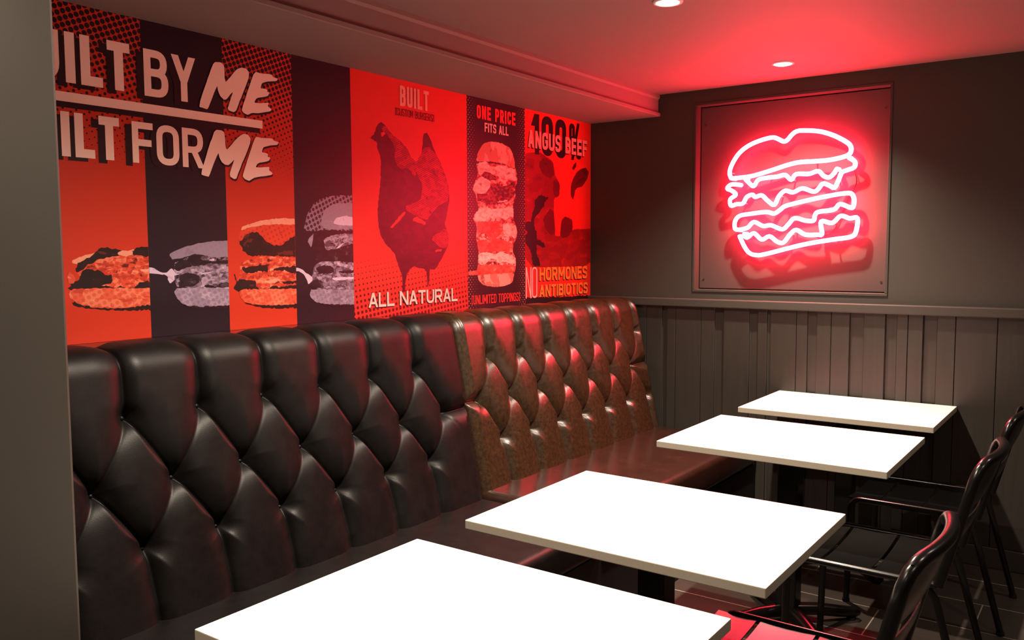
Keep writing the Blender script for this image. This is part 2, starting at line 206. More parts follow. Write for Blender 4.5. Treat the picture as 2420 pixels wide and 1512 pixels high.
edge_shade_mat = n.done(n.mix(n.noise(p, 300, 2), (.31,.275,.22), (.38,.34,.275)), .45, .3)  # white laminate darkened to beige: shade and warm light painted into the edge
# floor: dark wood-look planks along X, staggered by a third
n = NT('floor_planks'); p, x = n.pos()
row = n.math('FLOOR', n.math('DIVIDE', n.math('SUBTRACT', x[1], .263), .293)); fv = n.math('FRACT', n.math('DIVIDE', n.math('SUBTRACT', x[1], .263), .293))
uu = n.math('DIVIDE', n.math('SUBTRACT', x[0], n.math('MULTIPLY_ADD', row, .345, -1.239)), 1.035)
colm = n.math('FLOOR', uu); fu = n.math('FRACT', uu)
g1 = n.math('LESS_THAN', n.math('MINIMUM', fv, n.math('SUBTRACT', 1.0, fv)), .0085)
g2 = n.math('LESS_THAN', n.math('MINIMUM', fu, n.math('SUBTRACT', 1.0, fu)), .0024)
grout = n.math('MAXIMUM', g1, g2)
wn = n.node('ShaderNodeTexWhiteNoise', noise_dimensions='2D'); cv = n.node('ShaderNodeCombineXYZ'); n.link(row, cv.inputs[0]); n.link(colm, cv.inputs[1]); n.link(cv.outputs[0], wn.inputs['Vector'])
gr = n.noise(n.scalevec(p, (2, 26, 1)), 2.2, 6, .6, .6)
wood = n.mix(gr, (.026,.020,.017), (.062,.050,.041)); wood = n.mix(n.math('MULTIPLY', wn.outputs[0], .45), wood, (.045,.036,.03))
floor_mat = n.done(n.mix(grout, wood, (.30,.26,.22)), n.mix(grout, (.34,.34,.34), (.8,.8,.8)), .4)
# vertical dado boards
n = NT('painted_boards'); p, x = n.pos(); gr = n.noise(n.scalevec(p, (30, 30, 1.6)), 1.6, 5, .6, .4)
n.bump(gr, .25, .002)
board_mat = n.done(n.mix(gr, (.025,.0215,.018), (.041,.0355,.030)), .36, .45)

# ------------------------------------------------------------------ room shell
X1, Y0 = 4.6, -3.2
struct(MB().box((-.1,Y0,-.05),(X1,YB+.3,0)).build('floor', floor_mat))
struct(MB().box((-.1,Y0,CEIL),(X1,YB+.3,CEIL+.06)).build('ceiling', ceil_paint))
struct(MB().box((-.12,Y0,0),(0,YB+.3,CEIL)).build('wall_left', paint))
struct(MB().box((X1,Y0,0),(X1+.1,YB+.3,CEIL)).build('wall_right', paint))
struct(MB().box((-.12,Y0-.1,0),(X1,Y0,CEIL)).build('wall_front', paint))
# back wall with the recess of the sign
RX0, RX1, RZ0, RZ1, RD = .676, 1.676, 1.274, 2.284, .055
b = MB()
b.box((0,YB,0),(X1,YB+.3,RZ0)); b.box((0,YB,RZ1),(X1,YB+.3,CEIL)); b.box((0,YB,RZ0),(RX0,YB+.3,RZ1)); b.box((RX1,YB,RZ0),(X1,YB+.3,RZ1)); b.box((RX0,YB+RD+.02,RZ0),(RX1,YB+.3,RZ1))
struct(b.build('wall_back', paint))
# stub wall in the left foreground
struct(MB().bbox((0,Y0,0),(1.12,.268,CEIL), .006, 2).build('wall_stub', paint))
# boxed-in beam over the mural with its lipped face
prof = [(0,SOFF),(.4525,SOFF),(.456,SOFF+.003),(.456,SOFF+.018),(.449,SOFF+.021),(.447,SOFF+.027),(.443,SOFF+.029),(.443,SOFF+.094),(.446,SOFF+.098),(.452,SOFF+.104),(.452,CEIL),(0,CEIL)]
vs = [(x_, y_, z_) for y_ in (.268, YB) for x_, z_ in prof]; k = len(prof)
struct(obj('trim_1', vs, [(i, (i+1) % k, k+(i+1) % k, k+i) for i in range(k)]+[tuple(range(k-1,-1,-1)), tuple(range(k,2*k))], ceil_paint))
# black ledge capping the banquette against the wall
struct(MB().bbox((.001,.27,1.175),(.16,YB-.002,1.207), .004, 2).build('trim_2', lacquer))
# dado rail and boards
struct(MB().bbox((.001,YB-.042,1.176),(X1,YB-.0005,1.222), .006, 3).build('trim_3', paint))
seam = [0.30,.386,.486,.517,.57,.723,.804,.855,1.001,1.046,1.098,1.116,1.253,1.311,1.356,1.429,1.52,1.586,1.688,1.74,1.791,1.859,1.919,1.999,2.172,2.36,2.43,2.6,2.7,2.86,3.0,3.2,3.4,3.6,3.8,4.0,4.2,4.4,4.6]
low = {(.486,.517),(.804,.855),(1.001,1.046),(1.098,1.116),(1.311,1.356),(1.52,1.586),(1.688,1.74),(1.859,1.919),(2.36,2.43),(2.6,2.7),(3.0,3.2)}
b = MB()
for a_, c_ in zip(seam, seam[1:]):
    d = .001 if (a_, c_) in low else .017
    b.bbox((a_+.0012, YB-d, .10), (c_-.0012, YB+.01, 1.178), .0015, 1)
struct(b.build('wall_dado', board_mat))
struct(MB().bbox((1.05,YB-.022,0),(X1,YB,.098), .004, 2).build('baseboard_back', paint))

# ------------------------------------------------------------------ neon sign in its recess
n = NT('neon_tube'); n.b.inputs['Emission Color'].default_value = NEON_COL; n.b.inputs['Emission Strength'].default_value = NEON_STR
neon_mat = n.done((.8,.2,.2), .3)
clear = plain('clear_support', (.35,.3,.3), .2)
sign = empty('neon_sign', (1.176, YB+RD, 1.274), 'glowing red neon burger sign mounted in the square recess of the back wall', 'neon sign')
off = Vector(sign.location)
def L(pts): return [Vector(p)-off for p in pts]
bp = MB().bbox((RX0+.004-off.x, 0, RZ0+.004-off.z), (RX1-.004-off.x, .018, RZ1-.004-off.z), .003, 2).build('backing_panel', plain('backing_panel_paint', (.064,.055,.050), .45, .35, nscale=4, namt=.05), sign)
for sx, sz in ((RX0+.03, RZ0+.055), (RX1-.03, RZ0+.055), (RX1-.03, RZ1-.10), (RX0+.03, RZ1-.10)):
    MB().tube([(sx-off.x, .001, sz-off.z), (sx-off.x, -.003, sz-off.z)], .0055, 10).build('screw', screw_mat, bp)
def smooth_path(pts, n=5):
    P = [Vector(p) for p in pts]; out = []
    for i in range(len(P)-1):
        a, b_, c_, d = P[max(i-1,0)], P[i], P[i+1], P[min(i+2,len(P)-1)]
        for k in range(n):
            t = k/n; out.append(.5*((2*b_)+(-a+c_)*t+(2*a-5*b_+4*c_-d)*t*t+(-a+3*b_-3*c_+d)*t**3))
    return out+[P[-1]]
TY = YB-.015
for tr in ART['neon']:
    path = smooth_path([(x_/1000, TY, z_/1000) for x_, z_ in tr])
    path = [path[0]+Vector((0,.045,0)), path[0]+Vector((0,.012,0))]+path+[path[-1]+Vector((0,.012,0)), path[-1]+Vector((0,.045,0))]
    t = MB().tube(L(path), .0112, 12).build('glass_tube', neon_mat, sign, True)
    for q in range(1, len(tr)-1, max(3, len(tr)//4)):
        x_, z_ = tr[q]
        MB().tube(L([(x_/1000, TY+.010, z_/1000), (x_/1000, YB+RD, z_/1000)]), .004, 8).build('tube_support', clear, t)
cable = smooth_path([(1.36,YB+.03,1.56),(1.42,YB+.045,1.60),(1.48,YB+.045,1.75),(1.52,YB+.04,1.83),(1.50,YB+.03,1.90)])
MB().tube(L(cable), .003, 8).build('cable', screw_mat, sign, True)
# slim frame around the recess
fr = MB(); e = .014
fr.bbox((RX0-e,YB-.005,RZ0-e),(RX1+e,YB-.0003,RZ0), .0015, 1).bbox((RX0-e,YB-.005,RZ1),(RX1+e,YB-.0003,RZ1+e), .0015, 1).bbox((RX0-e,YB-.005,RZ0+.0005),(RX0,YB-.0003,RZ1-.0005), .0015, 1).bbox((RX1,YB-.005,RZ0+.0005),(RX1+e,YB-.0003,RZ1-.0005), .0015, 1)
struct(fr.build('trim_4', paint))

# ------------------------------------------------------------------ ceiling downlights
n = NT('lamp_face'); n.b.inputs['Emission Color'].default_value = (1,.9,.76,1); n.b.inputs['Emission Strength'].default_value = 14
lamp_mat = n.done((.9,.9,.9), .4)
for i, (x_, y_) in enumerate(ROW_A+ROW_FILL):
    lab = ['recessed ceiling downlight close to the back wall, before the neon sign', 'recessed ceiling downlight cut by the top edge of the photo'][i] if i < 2 else 'recessed ceiling downlight outside the picture'
    d = empty('downlight', (x_, y_, CEIL), lab, 'downlight', 'recessed ceiling downlights')
    MB().lathe([(.040,-.002),(.043,-.007),(.052,-.006),(.055,-.001),(.055,.0)]).build('trim_ring', white_trim, d, True)
    b = MB().lathe([(.0405,-.0025),(.036,-.008),(.018,-.0125),(.0005,-.0135)]).build('lamp_face', lamp_mat, d, True)

# ------------------------------------------------------------------ wall mural
INK = (.012,.009,.0145); RED = (.50,.036,.014); GREY = (.20,.16,.17)
def dots_on(name, base, dot, sp, ang, z0, z1, r0, r1, extra=None):
    n = NT(name); _, x = n.pos(); rad = n.maprange(x[2], z0, z1, r0, r1)
    mk, x = halftone(n, sp, ang, rad)
    return n.done(n.mix(mk, base, dot), .42, .3)
stripe_red = dots_on('red_halftone_print', RED, INK, .0185, .42, 1.66, 2.16, -.06, .44)
stripe_ink = plain('black_print', INK, .42, .3)
hen_red = dots_on('red_panel_halftone_print', (.62,.03,.018), (.10,.004,.01), .0235, .12, 1.56, 1.2, -.04, .36)
n = NT('dark_panel_halftone_print'); _, x = n.pos()
edge = n.math('ABSOLUTE', n.math('SUBTRACT', x[1], 3.055)); mk, x = halftone(n, .0165, .78, n.maprange(edge, .13, .26, -.05, .25))
dark_panel = n.done(n.mix(mk, (.018,.008,.012), (.45,.22,.2)), .42, .3)
beef_red = plain('red_print', (.62,.03,.018), .42, .3)
def mottle(name, cols, sp=.019, ang=.42, rad=.3, dotk=.25, seed=0., sc=14, str_=1.0):
    """posterised photo print: flat tones in blotches plus a halftone screen"""
    n = NT(name); p, x = n.pos(); q = n.scalevec(p, (1, 1, 1.9*str_)); a = n.node('ShaderNodeVectorMath', operation='ADD'); n.link(q, a.inputs[0]); a.inputs[1].default_value = (seed, seed, seed)
    nz = n.node('ShaderNodeTexNoise'); n.link(p, nz.inputs['Vector']); nz.inputs['Scale'].default_value = 42; nz.inputs['Detail'].default_value = 2
    wv = n.node('ShaderNodeVectorMath', operation='MULTIPLY_ADD'); n.link(nz.outputs['Color'], wv.inputs[0]); wv.inputs[1].default_value = (.03,.03,.03); n.link(a.outputs[0], wv.inputs[2])
    v = n.node('ShaderNodeTexVoronoi', feature='F1'); n.link(wv.outputs[0], v.inputs['Vector']); v.inputs['Scale'].default_value = sc*3.6; v.inputs['Randomness'].default_value = .8
    sepc = n.node('ShaderNodeSeparateColor'); n.link(v.outputs['Color'], sepc.inputs[0])
    f = n.math('MULTIPLY_ADD', sepc.outputs[0], .26, n.math('MULTIPLY', n.noise(wv.outputs[0], sc*1.3, 5, .62, .8), .80))
    k = len(cols); c = n.ramp(f, [(0 if i == 0 else .36+.34*(i-1)/max(1,k-2), col) for i, col in enumerate(cols)], True)
    mk, _ = halftone(n, sp, ang, rad)
    return n.done(n.mix(n.math('MULTIPLY', mk, dotk), c, cols[0]), .42, .3)
def sc_(c, k): return tuple(x*k for x in c)
mats_r = dict(lite=mottle('salmon_print', [(.62,.20,.12),(.72,.30,.2),(.78,.36,.25)], rad=.2, dotk=.1),
  mid=mottle('red_patty_print', [(.10,.014,.01),(.42,.04,.02),(.60,.07,.03),(.70,.17,.09),(.74,.26,.16)], dotk=.22),
  bun=mottle('red_bun_print', [(.46,.05,.025),(.62,.10,.05),(.68,.17,.09),(.72,.24,.14)], rad=.34, dotk=.5, sc=8),
  bund=mottle('red_bun_halftone_print', [(.25,.02,.012),(.58,.05,.02),(.62,.07,.03)], rad=.25, dotk=.5, sc=6),
  blk=mottle('scorched_black_print', [(.012,.008,.008),(.014,.009,.009),(.02,.010,.009),(.10,.02,.012)], rad=.1, dotk=.1, sc=10), red=mottle('red_leaf_print', [(.4,.05,.03),(.6,.08,.04),(.7,.2,.12)]))
mats_g = dict(lite=mottle('pale_grey_print', [(0.420,0.345,0.461),(0.540,0.450,0.595),(0.630,0.540,0.691)], rad=.2, dotk=.1),
  mid=mottle('grey_patty_print', [(0.012,0.008,0.013),(0.075,0.055,0.081),(0.180,0.135,0.192),(0.330,0.262,0.355),(0.480,0.405,0.518)], dotk=.22),
  bun=mottle('grey_bun_print', [(0.165,0.128,0.183),(0.255,0.203,0.278),(0.315,0.255,0.346),(0.390,0.323,0.422)], rad=.34, dotk=.55, sc=8),
  bun0=mottle('flat_grey_bun_print', [(0.195,0.158,0.221),(0.240,0.195,0.269),(0.285,0.232,0.316)], rad=.3, dotk=.3, sc=5),
  bund=mottle('grey_bun_halftone_print', [(0.020,0.014,0.022),(0.195,0.150,0.211),(0.255,0.203,0.278)], rad=.36, dotk=.95, sc=5), blk=mottle('soft_black_print', [(.011,.007,0.012),(.012,.008,0.013),(.018,.012,0.018),(.06,.045,0.064)], rad=.1, dotk=.1, sc=10))
mats_g['red'] = mats_g['mid']
mats_h = dict(dark=mottle('maroon_hen_print', [(.055,.004,.010),(.065,.005,.011),(.08,.005,.012),(.10,.007,.013)], sp=.009, rad=.2, dotk=.3, sc=6),
  tone=mottle('hen_feather_print', [(.09,.005,.012),(.30,.013,.015),(.44,.02,.016),(.56,.026,.018)], sp=.0085, rad=.36, dotk=.8, sc=9), red2=plain('hen_red_print', (.60,.03,.02), .42, .3))
mats_t = dict(pmid=mottle('topping_print', [(.03,.004,.006),(.22,.03,.025),(.46,.12,.09),(.74,.38,.31),(.84,.58,.50)], rad=.1, dotk=0, sc=15),
  pbun=mottle('bun_crust_print', [(.24,.055,.045),(.46,.16,.12),(.64,.32,.25),(.74,.44,.36)], rad=.1, dotk=0, sc=6, str_=.3),
  pdark=mottle('char_print', [(.018,.003,.005),(.06,.01,.01),(.20,.035,.028),(.5,.2,.15)], rad=.1, dotk=0, sc=13),
  plite=mottle('cheese_print', [(.40,.12,.09),(.76,.42,.34),(.84,.60,.52),(.88,.68,.60)], rad=.1, dotk=0, sc=12), pred=mottle('sauce_print', [(.40,.03,.02),(.60,.06,.04),(.64,.10,.07),(.72,.25,.18)], rad=.1, dotk=0, sc=9))
mats_c = dict(ctone=mottle('beef_halftone_print', [(.13,.008,.010),(.20,.010,.011),(.27,.013,.012),(.42,.02,.014)], sp=.011, ang=.5, rad=.34, dotk=.75, sc=4),
  cdark=mottle('beef_shadow_print', [(.05,.005,.007),(.11,.007,.010),(.16,.009,.012)], sp=.011, ang=.5, rad=.36, dotk=.7, sc=5), blk=plain('ink_splash_print', (.012,.008,.010), .42, .3))
TXT = dict(cream=plain('cream_lettering', (.86,.71,.60), .45, .3), rosy=plain('rosy_lettering', (.70,.30,.24), .45, .3), darkred=plain('dark_red_lettering', (.11,.006,.012), .45, .3),
  pink=plain('pale_pink_lettering', (.78,.52,.46), .45, .3), pink2=plain('salmon_lettering', (.75,.33,.26), .45, .3), pinkw=plain('thin_pale_lettering', (.78,.55,.5), .45, .3), redtxt=plain('red_lettering', (.60,.035,.03), .45, .3),
  orange=plain('orange_lettering', (.72,.25,.035), .45, .3), ink=plain('ink_lettering', (.012,.008,.010), .45, .3))
shadow_ink = TXT['ink']
def clip_poly(pts, y0, y1):
    def half(P, f):
        out = []
        for i in range(len(P)):
            a, b_ = P[i-1], P[i]; fa, fb = f(a), f(b_)
            if (fa >= 0) != (fb >= 0):
                t = fa/(fa-fb); out.append((a[0]+t*(b_[0]-a[0]), a[1]+t*(b_[1]-a[1])))
            if fb >= 0: out.append(b_)
        return out
    return half(half(pts, lambda q: q[0]-y0), lambda q: y1-q[0])
def rough_edge(pts, amp, step=.012):
    out = []
    for i in range(len(pts)):
        a, b_ = pts[i-1], pts[i]; d = math.dist(a, b_); k = max(1, int(d/step))
        for j in range(k):
            t = j/k; out.append((a[0]+t*(b_[0]-a[0])+random.uniform(-amp, amp), a[1]+t*(b_[1]-a[1])+random.uniform(-amp, amp)))
    return out
def chaikin(pts, q=.16):
    out = []
    for i in range(len(pts)):
        a, b_ = pts[i-1], pts[i]; out += [(a[0]*(1-q)+b_[0]*q, a[1]*(1-q)+b_[1]*q), (a[0]*q+b_[0]*(1-q), a[1]*q+b_[1]*(1-q))]
    return out
def push(pts, y0, y1, near=.012, by=.05):
    return [(a-by if a < y0+near else a+by if a > y1-near else a, b_) for a, b_ in pts]
def tess(pts):
    from mathutils.geometry import tessellate_polygon
    return [tuple(t) for t in tessellate_polygon([[Vector((a, b_, 0)) for a, b_ in pts]])]
def flat_add(mb, pts, xx, mi=0):
    fs = []
    for t in tess(pts):
        (a0,b0),(a1,b1),(a2,b2) = (pts[i] for i in t)
        fs.append(t if (a1-a0)*(b2-b0)-(a2-a0)*(b1-b0) > 0 else t[::-1])
    mb.add([(xx, a, b_) for a, b_ in pts], fs, mi)
# --- lettering drawn as strokes
GL = {
 'A': (1.0, [('D',0,0,.5,1),('D',1,0,.5,1),('P',[(.22,.26),(.78,.26)])]),
 'B': (.95, [('P',[(0,.52),(0,0),(1,0,1),(1,.52,1),(0,.52)]),('P',[(0,.52),(0,1),(.94,1,1),(.94,.52,1),(0,.52)])]),
 'C': (.92, [('Q',[(1,.68),(1,1,1),(0,1,1),(0,0,1),(1,0,1),(1,.32)])]),
 'D': (.95, [('P',[(0,.5),(0,0),(1,0,1),(1,1,1),(0,1),(0,.5)])]),
 'E': (.82, [('P',[(1,1),(0,1),(0,0),(1,0)]),('P',[(0,.51),(.88,.51)])]),
 'F': (.80, [('P',[(1,1),(0,1),(0,0)]),('P',[(0,.5),(.88,.5)])]),
 'G': (.94, [('Q',[(1,.7),(1,1,1),(0,1,1),(0,0,1),(1,0,1),(1,.48),(.55,.48)])]),
 'H': (.95, [('P',[(0,0),(0,1)]),('P',[(1,0),(1,1)]),('P',[(0,.5),(1,.5)])]),
 'I': (0, [('P',[(.5,0),(.5,1)])]), 'L': (.78, [('P',[(0,1),(0,0),(1,0)])]),
 'M': (1.25, [('P',[(0,0),(0,1)]),('P',[(1,0),(1,1)]),('D',.5,.22,0,1),('D',.5,.22,1,1)]),
 'N': (1.0, [('P',[(0,0),(0,1)]),('P',[(1,0),(1,1)]),('D',1,0,0,1)]),
 'O': (.95, [('C',[(0,0,1),(1,0,1),(1,1,1),(0,1,1)])]), '0': (.95, [('C',[(0,0,1),(1,0,1),(1,1,1),(0,1,1)])]),
 'P': (.92, [('P',[(0,0),(0,1),(1,1,1),(1,.44,1),(0,.44)])]),
 'R': (.95, [('P',[(0,0),(0,1),(.96,1,1),(.96,.45,1),(0,.45)]),('D',1,0,.5,.47)]),
 'S': (.92, [('Q',[(1,.76),(1,1,1),(0,1,1),(0,.53,1),(1,.47,1),(1,0,1),(0,0,1),(0,.24)])]),
 'T': (.90, [('P',[(0,1),(1,1)]),('P',[(.5,0),(.5,1)])]), 'U': (.95, [('P',[(0,1),(0,0,1),(1,0,1),(1,1)])]),
 'Y': (1.0, [('D',.5,.42,0,1),('D',.5,.42,1,1),('P',[(.5,0),(.5,.45)])]),
 '1': (.45, [('P',[(1,0),(1,1)]),('D',0,.74,1,1)]),
 '%': (1.45, [('C',[(0,.58,1),(.32,.58,1),(.32,1,1),(0,1,1)]),('C',[(.68,0,1),(1,0,1),(1,.42,1),(.68,.42,1)]),('D',.2,0,.8,1)]),
 '[': (.25, [('P',[(1,1),(0,1),(0,0),(1,0)])]), ']': (.25, [('P',[(0,1),(1,1),(1,0),(0,0)])]), ' ': (.28, [])}
def stroke(mb, P, hw, xx, closed, cap=True):
    P = [Vector((a, b_)) for a, b_ in P]; Q = [P[0]]
    for q in P[1:]:
        if (q-Q[-1]).length > 1e-5: Q.append(q)
    P = Q; k = len(P)
    if closed and (P[0]-P[-1]).length < 1e-5: P.pop(); k -= 1
    if not closed and cap:
        P[0] = P[0]+(P[0]-P[1]).normalized()*hw; P[-1] = P[-1]+(P[-1]-P[-2]).normalized()*hw
    A, B_ = [], []
    for i in range(k):
        d0 = (P[i]-P[i-1]).normalized() if (closed or i) else None
        d1 = (P[(i+1) % k]-P[i]).normalized() if (closed or i < k-1) else None
        d0 = d0 or d1; d1 = d1 or d0
        n0, n1 = Vector((-d0.y, d0.x)), Vector((-d1.y, d1.x)); mm = (n0+n1)
        mm = mm/max(mm.length_squared/2, .3); A.append(P[i]+mm*hw); B_.append(P[i]-mm*hw)
    vs = [(xx+9e-5*(i % k)/k, q.x, q.y) for i, q in enumerate(A+B_)]
    mb.add(vs, [(k+i, k+(i+1) % k, (i+1) % k, i) for i in range(k if closed else k-1)])
def lettering(mbs, txt, y0, z0, y1, z1, t, xx, dy=0, dz=0):
    mbs = mbs if isinstance(mbs, list) else [mbs]; mb = mbs[0]
    H = z1-z0; th = t*H; gap = .55 if t > .1 else .9
    units = [GL[c][0] for c in txt]; fixed = sum(th for c in txt)+gap*th*(len(txt)-1)
    k = ((y1-y0)-fixed)/max(.01, sum(units))
    if k < 0: th *= .6*(y1-y0)/fixed; fixed = sum(th for c in txt)+gap*th*(len(txt)-1); k = ((y1-y0)-fixed)/max(.01, sum(units))
    cur = y0
    for c in txt:
        if c == ' ': mb = mbs[min(mbs.index(mb)+1, len(mbs)-1)]
        wd = GL[c][0]*k
        def mp(a, b_): return (cur+th/2+a*wd+dy, z0+th/2+b_*(H-th)+dz)
        for si, st in enumerate(GL[c][1]):
            if st[0] == 'D':
                _, a0, b0, a1, b1 = st; p0, p1 = mp(a0, b0), mp(a1, b1)
                za = z0+dz if b0 == 0 else p0[1]; zb = z0+H+dz if b1 == 1 else p1[1]
                ln = math.hypot(p1[0]-p0[0], zb-za); hw = th/2*min(1.6, ln/abs(zb-za))*(.62 if c == '%' else 1)
                q_ = xx+1.1e-4*si; mb.add([(q_,p0[0]-hw,za),(q_,p0[0]+hw,za),(q_,p1[0]+hw,zb),(q_,p1[0]-hw,zb)], [(0,1,2,3)])
            else:
                raw = [(*mp(q[0], q[1]), 0, (max(wd*.5, th*.4) if len(q) > 2 else 0)) for q in st[1]]
                if st[0] == 'C':
                    n_ = len(raw); ext = [raw[-1]]+raw+[raw[0]]; pts = fillet(ext, 6)[1:-1]
                else: pts = fillet(raw, 6)
                stroke(mb, [(q[0], q[1]) for q in pts], th/2*(.62 if c == '%' else 1), xx+1.1e-4*si, st[0] == 'C', st[0] != 'Q')
        cur += wd+th+gap*th
def mm(poly): return [(a/1000, b_/1000) for a, b_ in poly]
PX = .0015                                                     # printed face of the panels
def panel(parent, name, y0, y1, mat):
    o = MB().box((.0002, y0, 1.2075), (PX, y1, SOFF-.0005)).build(name, mat, parent); return o
def picture(parent, name, polys, mats, y0, y1, amp=.002, x0=.0016, label=None):
    keys = sorted({k_ for k_, _ in polys}); mb = MB()
    for i, (k_, poly) in enumerate(polys):
        q = clip_poly(rough_edge(chaikin(push(mm(poly), y0, y1)), amp*(1.5 if k_ == 'blk' else .8), .0075 if k_ == 'blk' else .009), y0, y1)
        if len(q) > 2: flat_add(mb, q, x0+.00007*i, keys.index(k_))
    o = mb.build(name, [mats[k_] for k_ in keys], parent)
    if label: o['label'] = label
    return o
def words(parent, idx, name, xx=.0033, sh=True):
    for i in idx:
        txt, y0, z0, y1, z1, t, col, s_ = ART['words'][i]; a = [q/1000 for q in (y0, z0, y1, z1)]
        nw = txt.count(' ')+1; mbs = [MB() for _ in range(nw)]; lettering(mbs, txt, *a, t, xx); os_ = [q.build(name, TXT[col], parent) for q in mbs]
        if s_:
            h = a[3]-a[1]; b2 = [MB() for _ in range(nw)]; big = i in (0, 1, 2, 3)
            lettering(b2, txt, *a, t, xx-.0005, -h*(.17 if big else .06), -h*(.085 if big else .07))
            for o, q in zip(os_, b2): q.build('drop_shadow', shadow_ink, o)
M = [.49,.803,1.1132,1.4233,1.7341,2.0418,2.8117,3.3063,YB-.001]
mural = empty('burger_mural', (0, 1.3, 1.2075), 'red and black striped wall mural with cream slogan lettering and halftone burgers', 'mural')
mural.location = (0,0,0)
def recenter(root, y):
    root.location = (0, y, 1.2075)
    for ch in root.children: ch.location = (0, -y, -1.2075)
panel(mural, 'black_stripe', .27, M[1], stripe_ink)
panel(mural, 'red_stripe', M[1], M[2], stripe_red); panel(mural, 'black_stripe', M[2], M[3], stripe_ink)
panel(mural, 'red_stripe', M[3], M[4], stripe_red); panel(mural, 'black_stripe', M[4], M[5], stripe_ink)
for i, B_ in enumerate(ART['burgers']):
    picture(mural, 'burger_picture', B_, mats_g if i % 2 else mats_r, M[i+1]+.0005, M[i+2]-.0005, .0022)
words(mural, (0,1,2,3), 'slogan_lettering')
mb = MB(); (a_, b_), (c_, d_) = mm(ART['bar']); mb.add([(.0033,.3,b_),(.0033,c_,b_),(.0033,c_,d_),(.0033,.3,d_)], [(0,1,2,3)])
bar = mb.build('slogan_underline', TXT['cream'], mural)
mb = MB(); mb.add([(.0028,.3,b_-.018),(.0028,c_-.012,b_-.018),(.0028,c_-.012,d_-.018),(.0028,.3,d_-.018)], [(0,1,2,3)]); mb.build('drop_shadow', shadow_ink, bar)
for i, poly in enumerate(ART['brush']):
    q = rough_edge(chaikin(mm(poly)), .0008, .014); mb = MB(); flat_add(mb, q, .0040); o = mb.build('brush_lettering', TXT['cream'], mural)
    mb = MB(); flat_add(mb, [(a+.003, b2-.007) for a, b2 in q], .0036); mb.build('drop_shadow', shadow_ink, o)
mb = MB(); lettering(mb, 'BU', .60, 2.006, .845, 2.158, .2, .0033); mb.build('slogan_lettering', TXT['cream'], mural)
mb = MB(); lettering(mb, 'BU', .58, 1.784, .815, 1.919, .2, .0033); mb.build('slogan_lettering', TXT['cream'], mural)
recenter(mural, 1.3)
hen = empty('hen_poster', (0,0,0), 'red wall poster of a dark standing hen with the words ALL NATURAL', 'poster')
panel(hen, 'printed_panel', M[5]+.001, M[6], hen_red)
picture(hen, 'hen_picture', ART['hen'], mats_h, M[5]+.002, M[6]-.001, .003)
words(hen, (4,), 'title_lettering'); words(hen, (5,), 'subtitle_lettering'); words(hen, (6,), 'caption_lettering'); recenter(hen, 2.43)
tall = empty('tall_burger_poster', (0,0,0), 'narrow black wall poster of a towering stacked burger with red and pink words', 'poster')
panel(tall, 'printed_panel', M[6]+.001, M[7], dark_panel)
picture(tall, 'burger_picture', ART['tall'], mats_t, M[6]+.002, M[7]-.001, .003)
words(tall, (7,8), 'title_lettering'); words(tall, (9,), 'caption_lettering'); recenter(tall, 3.06)
beef = empty('beef_poster', (0,0,0), 'red wall poster with a cow face and orange lettering in the room corner', 'poster')
panel(beef, 'printed_panel', M[7]+.001, YB-.001, beef_red)
picture(beef, 'cow_picture', ART['cow'], mats_c, M[7]+.002, YB-.003, .003)
words(beef, (10,), 'number_lettering', .0024); words(beef, (11,), 'title_lettering', .0035); words(beef, (12,), 'small_word_lettering'); words(beef, (13,14), 'caption_lettering'); recenter(beef, 3.65)

